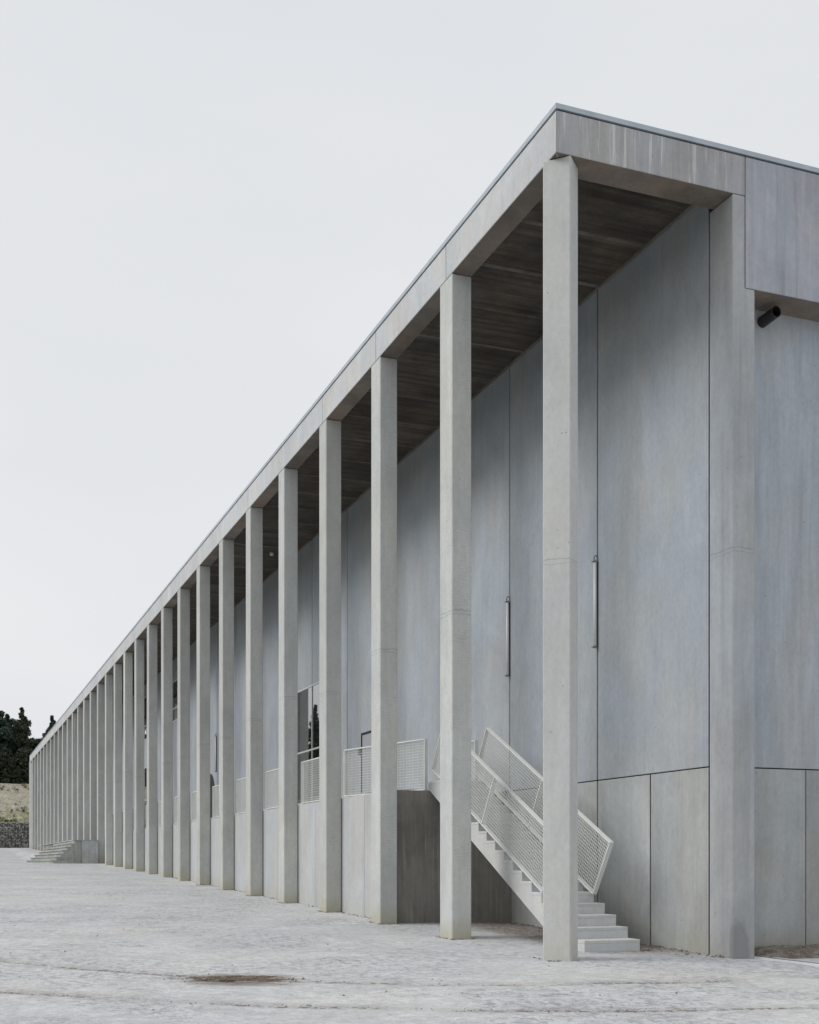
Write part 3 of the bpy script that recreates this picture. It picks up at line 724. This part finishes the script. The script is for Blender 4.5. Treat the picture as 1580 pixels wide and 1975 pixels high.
def bank():
    m = N('sandy_bank'); P = m.pos(); a = m.noise(P, .5, 6, .65); b = m.noise(P, 2.4, 6, .7, .4); f = m.noise(P, 9, 5, .75)
    c = m.mix(m.ramp(a, .35, .65), (.50, .45, .36), (.56, .51, .45)); c = m.mul(c, m.math('MULTIPLY', m.ramp(f, .3, .7, .68, 1.2), m.ramp(m.noise(P, 3.5, 6, .75), .35, .65, .78, 1.14)))
    z = m.xyz(P)[2]; y_ = m.xyz(P)[1]
    green = m.math('MULTIPLY', m.ramp(b, .42, .52), m.ramp(m.math('ADD', z, m.math('MULTIPLY', a, 3.0)), 6.5, 10.8, 1, .25))
    c = m.mix(m.math('MULTIPLY', green, .8), c, (.17, .18, .07))
    c = m.mix(m.ramp(m.noise(m.scale(P, (1, 1, 1), (9, 2, 4)), 1.9, 6, .75), .61, .66), c, (.05, .045, .03))
    c = m.mix(m.ramp(m.math('ADD', m.xyz(P)[0], m.math('MULTIPLY', b, 4.0)), -10, -14), c, (.05, .06, .03))
    c = m.mix(m.ramp(y_, 129.3, 130.2), c, (.035, .032, .02))
    m.l(c, m.b.inputs['Base Color']); m.b.inputs['Roughness'].default_value = .95; m.bump(f, .5, .06)
    xs = np.concatenate([np.arange(HX0, -12, 3.0), np.arange(-12, 10, .35), np.arange(10, HX1, 3.0)]); ys = np.concatenate([np.arange(122.95, 131, .35), np.linspace(132, 330, 30)])
    vs_, fs = [], []
    for y in ys:
        for x in xs: vs_.append((x, y, bank_z(x, y)))
    nx = len(xs)
    for j in range(len(ys)-1):
        for i in range(nx-1): k = j*nx+i; fs.append((k, k+1, k+nx+1, k+nx))
    n0 = len(vs_)            # earth face below the bank where the gabions end
    for i, x in enumerate(xs): vs_.append((x, 122.95, 2.0))
    for i in range(nx-1): fs.append((n0+i, n0+i+1, i+1, i))
    me = bpy.data.meshes.new('hill'); me.from_pydata(vs_, [], fs); me.materials.append(m.m); me.polygons.foreach_set('use_smooth', [True]*len(fs))
    tag(part('hill', me), 'pale sandy bank rising behind the gabion wall to a wooded terrace', None, None, 'structure')
bank()

def leaf_mat(name, a, b):
    m = N(name); at = m.n('Attribute'); at.attribute_name = 'tone'
    m.l(m.mix(at.outputs['Fac'], a, b), m.b.inputs['Base Color']); m.b.inputs['Roughness'].default_value = .6; m.b.inputs['Specular IOR Level'].default_value = .2
    m.b.inputs['Subsurface Weight'].default_value = 0
    return m.m
M['leaf'] = leaf_mat('eucalyptus_leaf', (.028, .045, .038), (.085, .115, .085))
M['leaf2'] = leaf_mat('olive_leaf', (.030, .045, .030), (.095, .115, .065))
M['brush'] = leaf_mat('brush_leaf', (.024, .033, .020), (.075, .082, .05))
M['bark'] = simple('bark', (.11, .09, .075), .9, nz=.2, scale=5)
def leaves(name, centers, radii, per, size, mat, parent=None, aspect=.45):
    """leaf quads spread through the clumps"""
    C = np.repeat(centers, per, 0); Rr = np.repeat(radii, per)
    n = len(C)
    d = rng.normal(size=(n, 3)); d /= np.linalg.norm(d, axis=1)[:, None]
    rad = rng.random(n)**.45
    pos = C + d*(rad*Rr)[:, None]*np.array([1, 1, .8])
    u = rng.normal(size=(n, 3)); u[:, 2] -= .5; u /= np.linalg.norm(u, axis=1)[:, None]
    v = np.cross(u, rng.normal(size=(n, 3))); v /= np.linalg.norm(v, axis=1)[:, None]
    s = size*rng.uniform(.6, 1.3, n)
    u *= s[:, None]; v *= (s*aspect)[:, None]
    V = np.stack([pos-u*.5, pos+v*.5, pos+u*.5, pos-v*.5], 1).reshape(-1, 3)
    me = bpy.data.meshes.new(name); me.vertices.add(n*4); me.vertices.foreach_set('co', V.ravel().astype('f'))
    me.loops.add(n*4); me.loops.foreach_set('vertex_index', np.arange(n*4, dtype='i')); me.polygons.add(n)
    me.polygons.foreach_set('loop_start', np.arange(0, n*4, 4, dtype='i')); me.polygons.foreach_set('loop_total', np.full(n, 4, 'i'))
    tone = np.repeat(np.clip(np.repeat(rng.random(len(centers)), per)*.5 + rng.random(n)*.5, 0, 1), 4)
    a = me.attributes.new('tone', 'FLOAT', 'POINT'); a.data.foreach_set('value', tone.astype('f'))
    me.update(); me.materials.append(mat); return part(name, me, parent)
def tree(x, y, h, spread, label, mat, nclump=46, group='trees on the terrace', per=260):
    z0 = bank_z(x, y) - .2
    r = empty('tree', (x, y, z0), label, 'tree', group)
    bm = bmesh.new(); bend = random.uniform(-.4, .4)
    tr = [(bend*math.sin(t*2), .2*math.sin(t*3), h*.86*t) for t in np.linspace(0, 1, 7)]
    tube(bm, tr, [.22*(1-.85*t)*h/9 for t in np.linspace(0, 1, 7)], 8)
    cen, rad = [], []
    nl = 22
    for i in range(nl):
        t = .16 + .76*i/nl; b = Vector((bend*math.sin(t*2), .2*math.sin(t*3), h*.86*t)); a = i*2.4 + random.uniform(-.5, .5)
        ln = spread*(1.08 - .95*t)*1.25*random.uniform(.6, 1.15)
        e = b + Vector((math.cos(a)*ln, math.sin(a)*ln, ln*random.uniform(.25, .8)))
        mid = (b+e)/2 + Vector((0, 0, -.08*ln))
        tube(bm, [b, mid, e], [.07, .045, .015], 5)
        for q in range(3):
            f = random.uniform(.45, 1.05); p = b + (e-b)*f
            cen.append((p.x+random.gauss(0, .25), p.y+random.gauss(0, .25), p.z+random.gauss(0, .25))); rad.append(random.uniform(.32, .78)*spread/2.6)
    for q in range(12):
        f = q/11; cen.append((random.gauss(0, .16*(1.2-f)) + bend*.9, random.gauss(0, .16*(1.2-f)), h*(.74 + .28*f))); rad.append((.62 - .46*f)*random.uniform(.8, 1.2)*spread/2.9)
    part('trunk', mesh_of(bm, 'trunk', M['bark'], True), r)
    leaves('crown', np.array(cen), np.array(rad), per, .34, mat, r)
tree(-2.5, 134, 10.4, 3.2, 'tallest dark eucalyptus at the left edge of the picture', M['leaf'], 52)
tree(.6, 135, 8.9, 2.5, 'pointed dark tree between the left edge and the roof line', M['leaf2'], 50)
tree(-1.0, 138, 8.2, 3.2, 'dense dark tree filling the gap behind the two front trees', M['leaf'], 50)
tree(4.2, 137, 8.2, 2.5, 'dark tree whose top shows just above the far roof edge', M['leaf'], 48)
tree(7.5, 139, 5.6, 2.2, 'lower tree hidden mostly behind the far roof', M['leaf2'], 48)
tree(-6.2, 135, 10.2, 2.8, 'tall tree just outside the left edge of the picture', M['leaf'], 50)
for i, (x, y, h) in enumerate(((-11, 135, 10.5), (-18, 136, 12.5), (-23.5, 134, 10.0), (-27.0, 137, 9.4), (-30, 134, 10.8), (-33.0, 137, 9.4), (-36.5, 135, 10.5), (-41, 137, 10))):
    tree(x, y, h, 2.9, 'dark terrace tree, %s of the row left of the picture edge' % ordn[i], [M['leaf'], M['leaf2']][i % 2], 48, per=140)
# dense brush along the terrace edge
cen = []; rad = []
for _ in range(1100):
    x = random.uniform(-14, 8); y = random.uniform(129.6, 132.6); hgt = random.random()*(3.3 + 1.1*mnoise.noise(Vector((x*.55, 0, 0))))
    cen.append((x, y, bank_z(x, y) + .0 + hgt)); rad.append(random.uniform(.4, .65))
for _ in range(420):
    x = random.uniform(-60, -14); y = random.uniform(130, 132.6); hgt = random.random()*3.4
    cen.append((x, y, bank_z(x, y) + .1 + hgt)); rad.append(random.uniform(.7, 1.1))
o = leaves('brush', np.array(cen), np.array(rad), 46, .36, M['brush'], None, .5); tag(o, 'dark dense brush along the top of the sandy bank', None, None, 'stuff')
# grass tufts on the bank
cen = []; rad = []
for _ in range(260):
    x = random.uniform(-16, 6); t = random.random()**1.7; y = 123.2 + t*5.6
    cen.append((x, y, bank_z(x, y) + .05)); rad.append(random.uniform(.1, .3))
M['grass'] = leaf_mat('dry_grass', (.07, .075, .025), (.22, .21, .08))
o = leaves('bank_grass', np.array(cen), np.array(rad), 26, .2, M['grass'], None, .3); tag(o, 'dry green grass tufts scattered over the sandy bank', None, None, 'stuff')
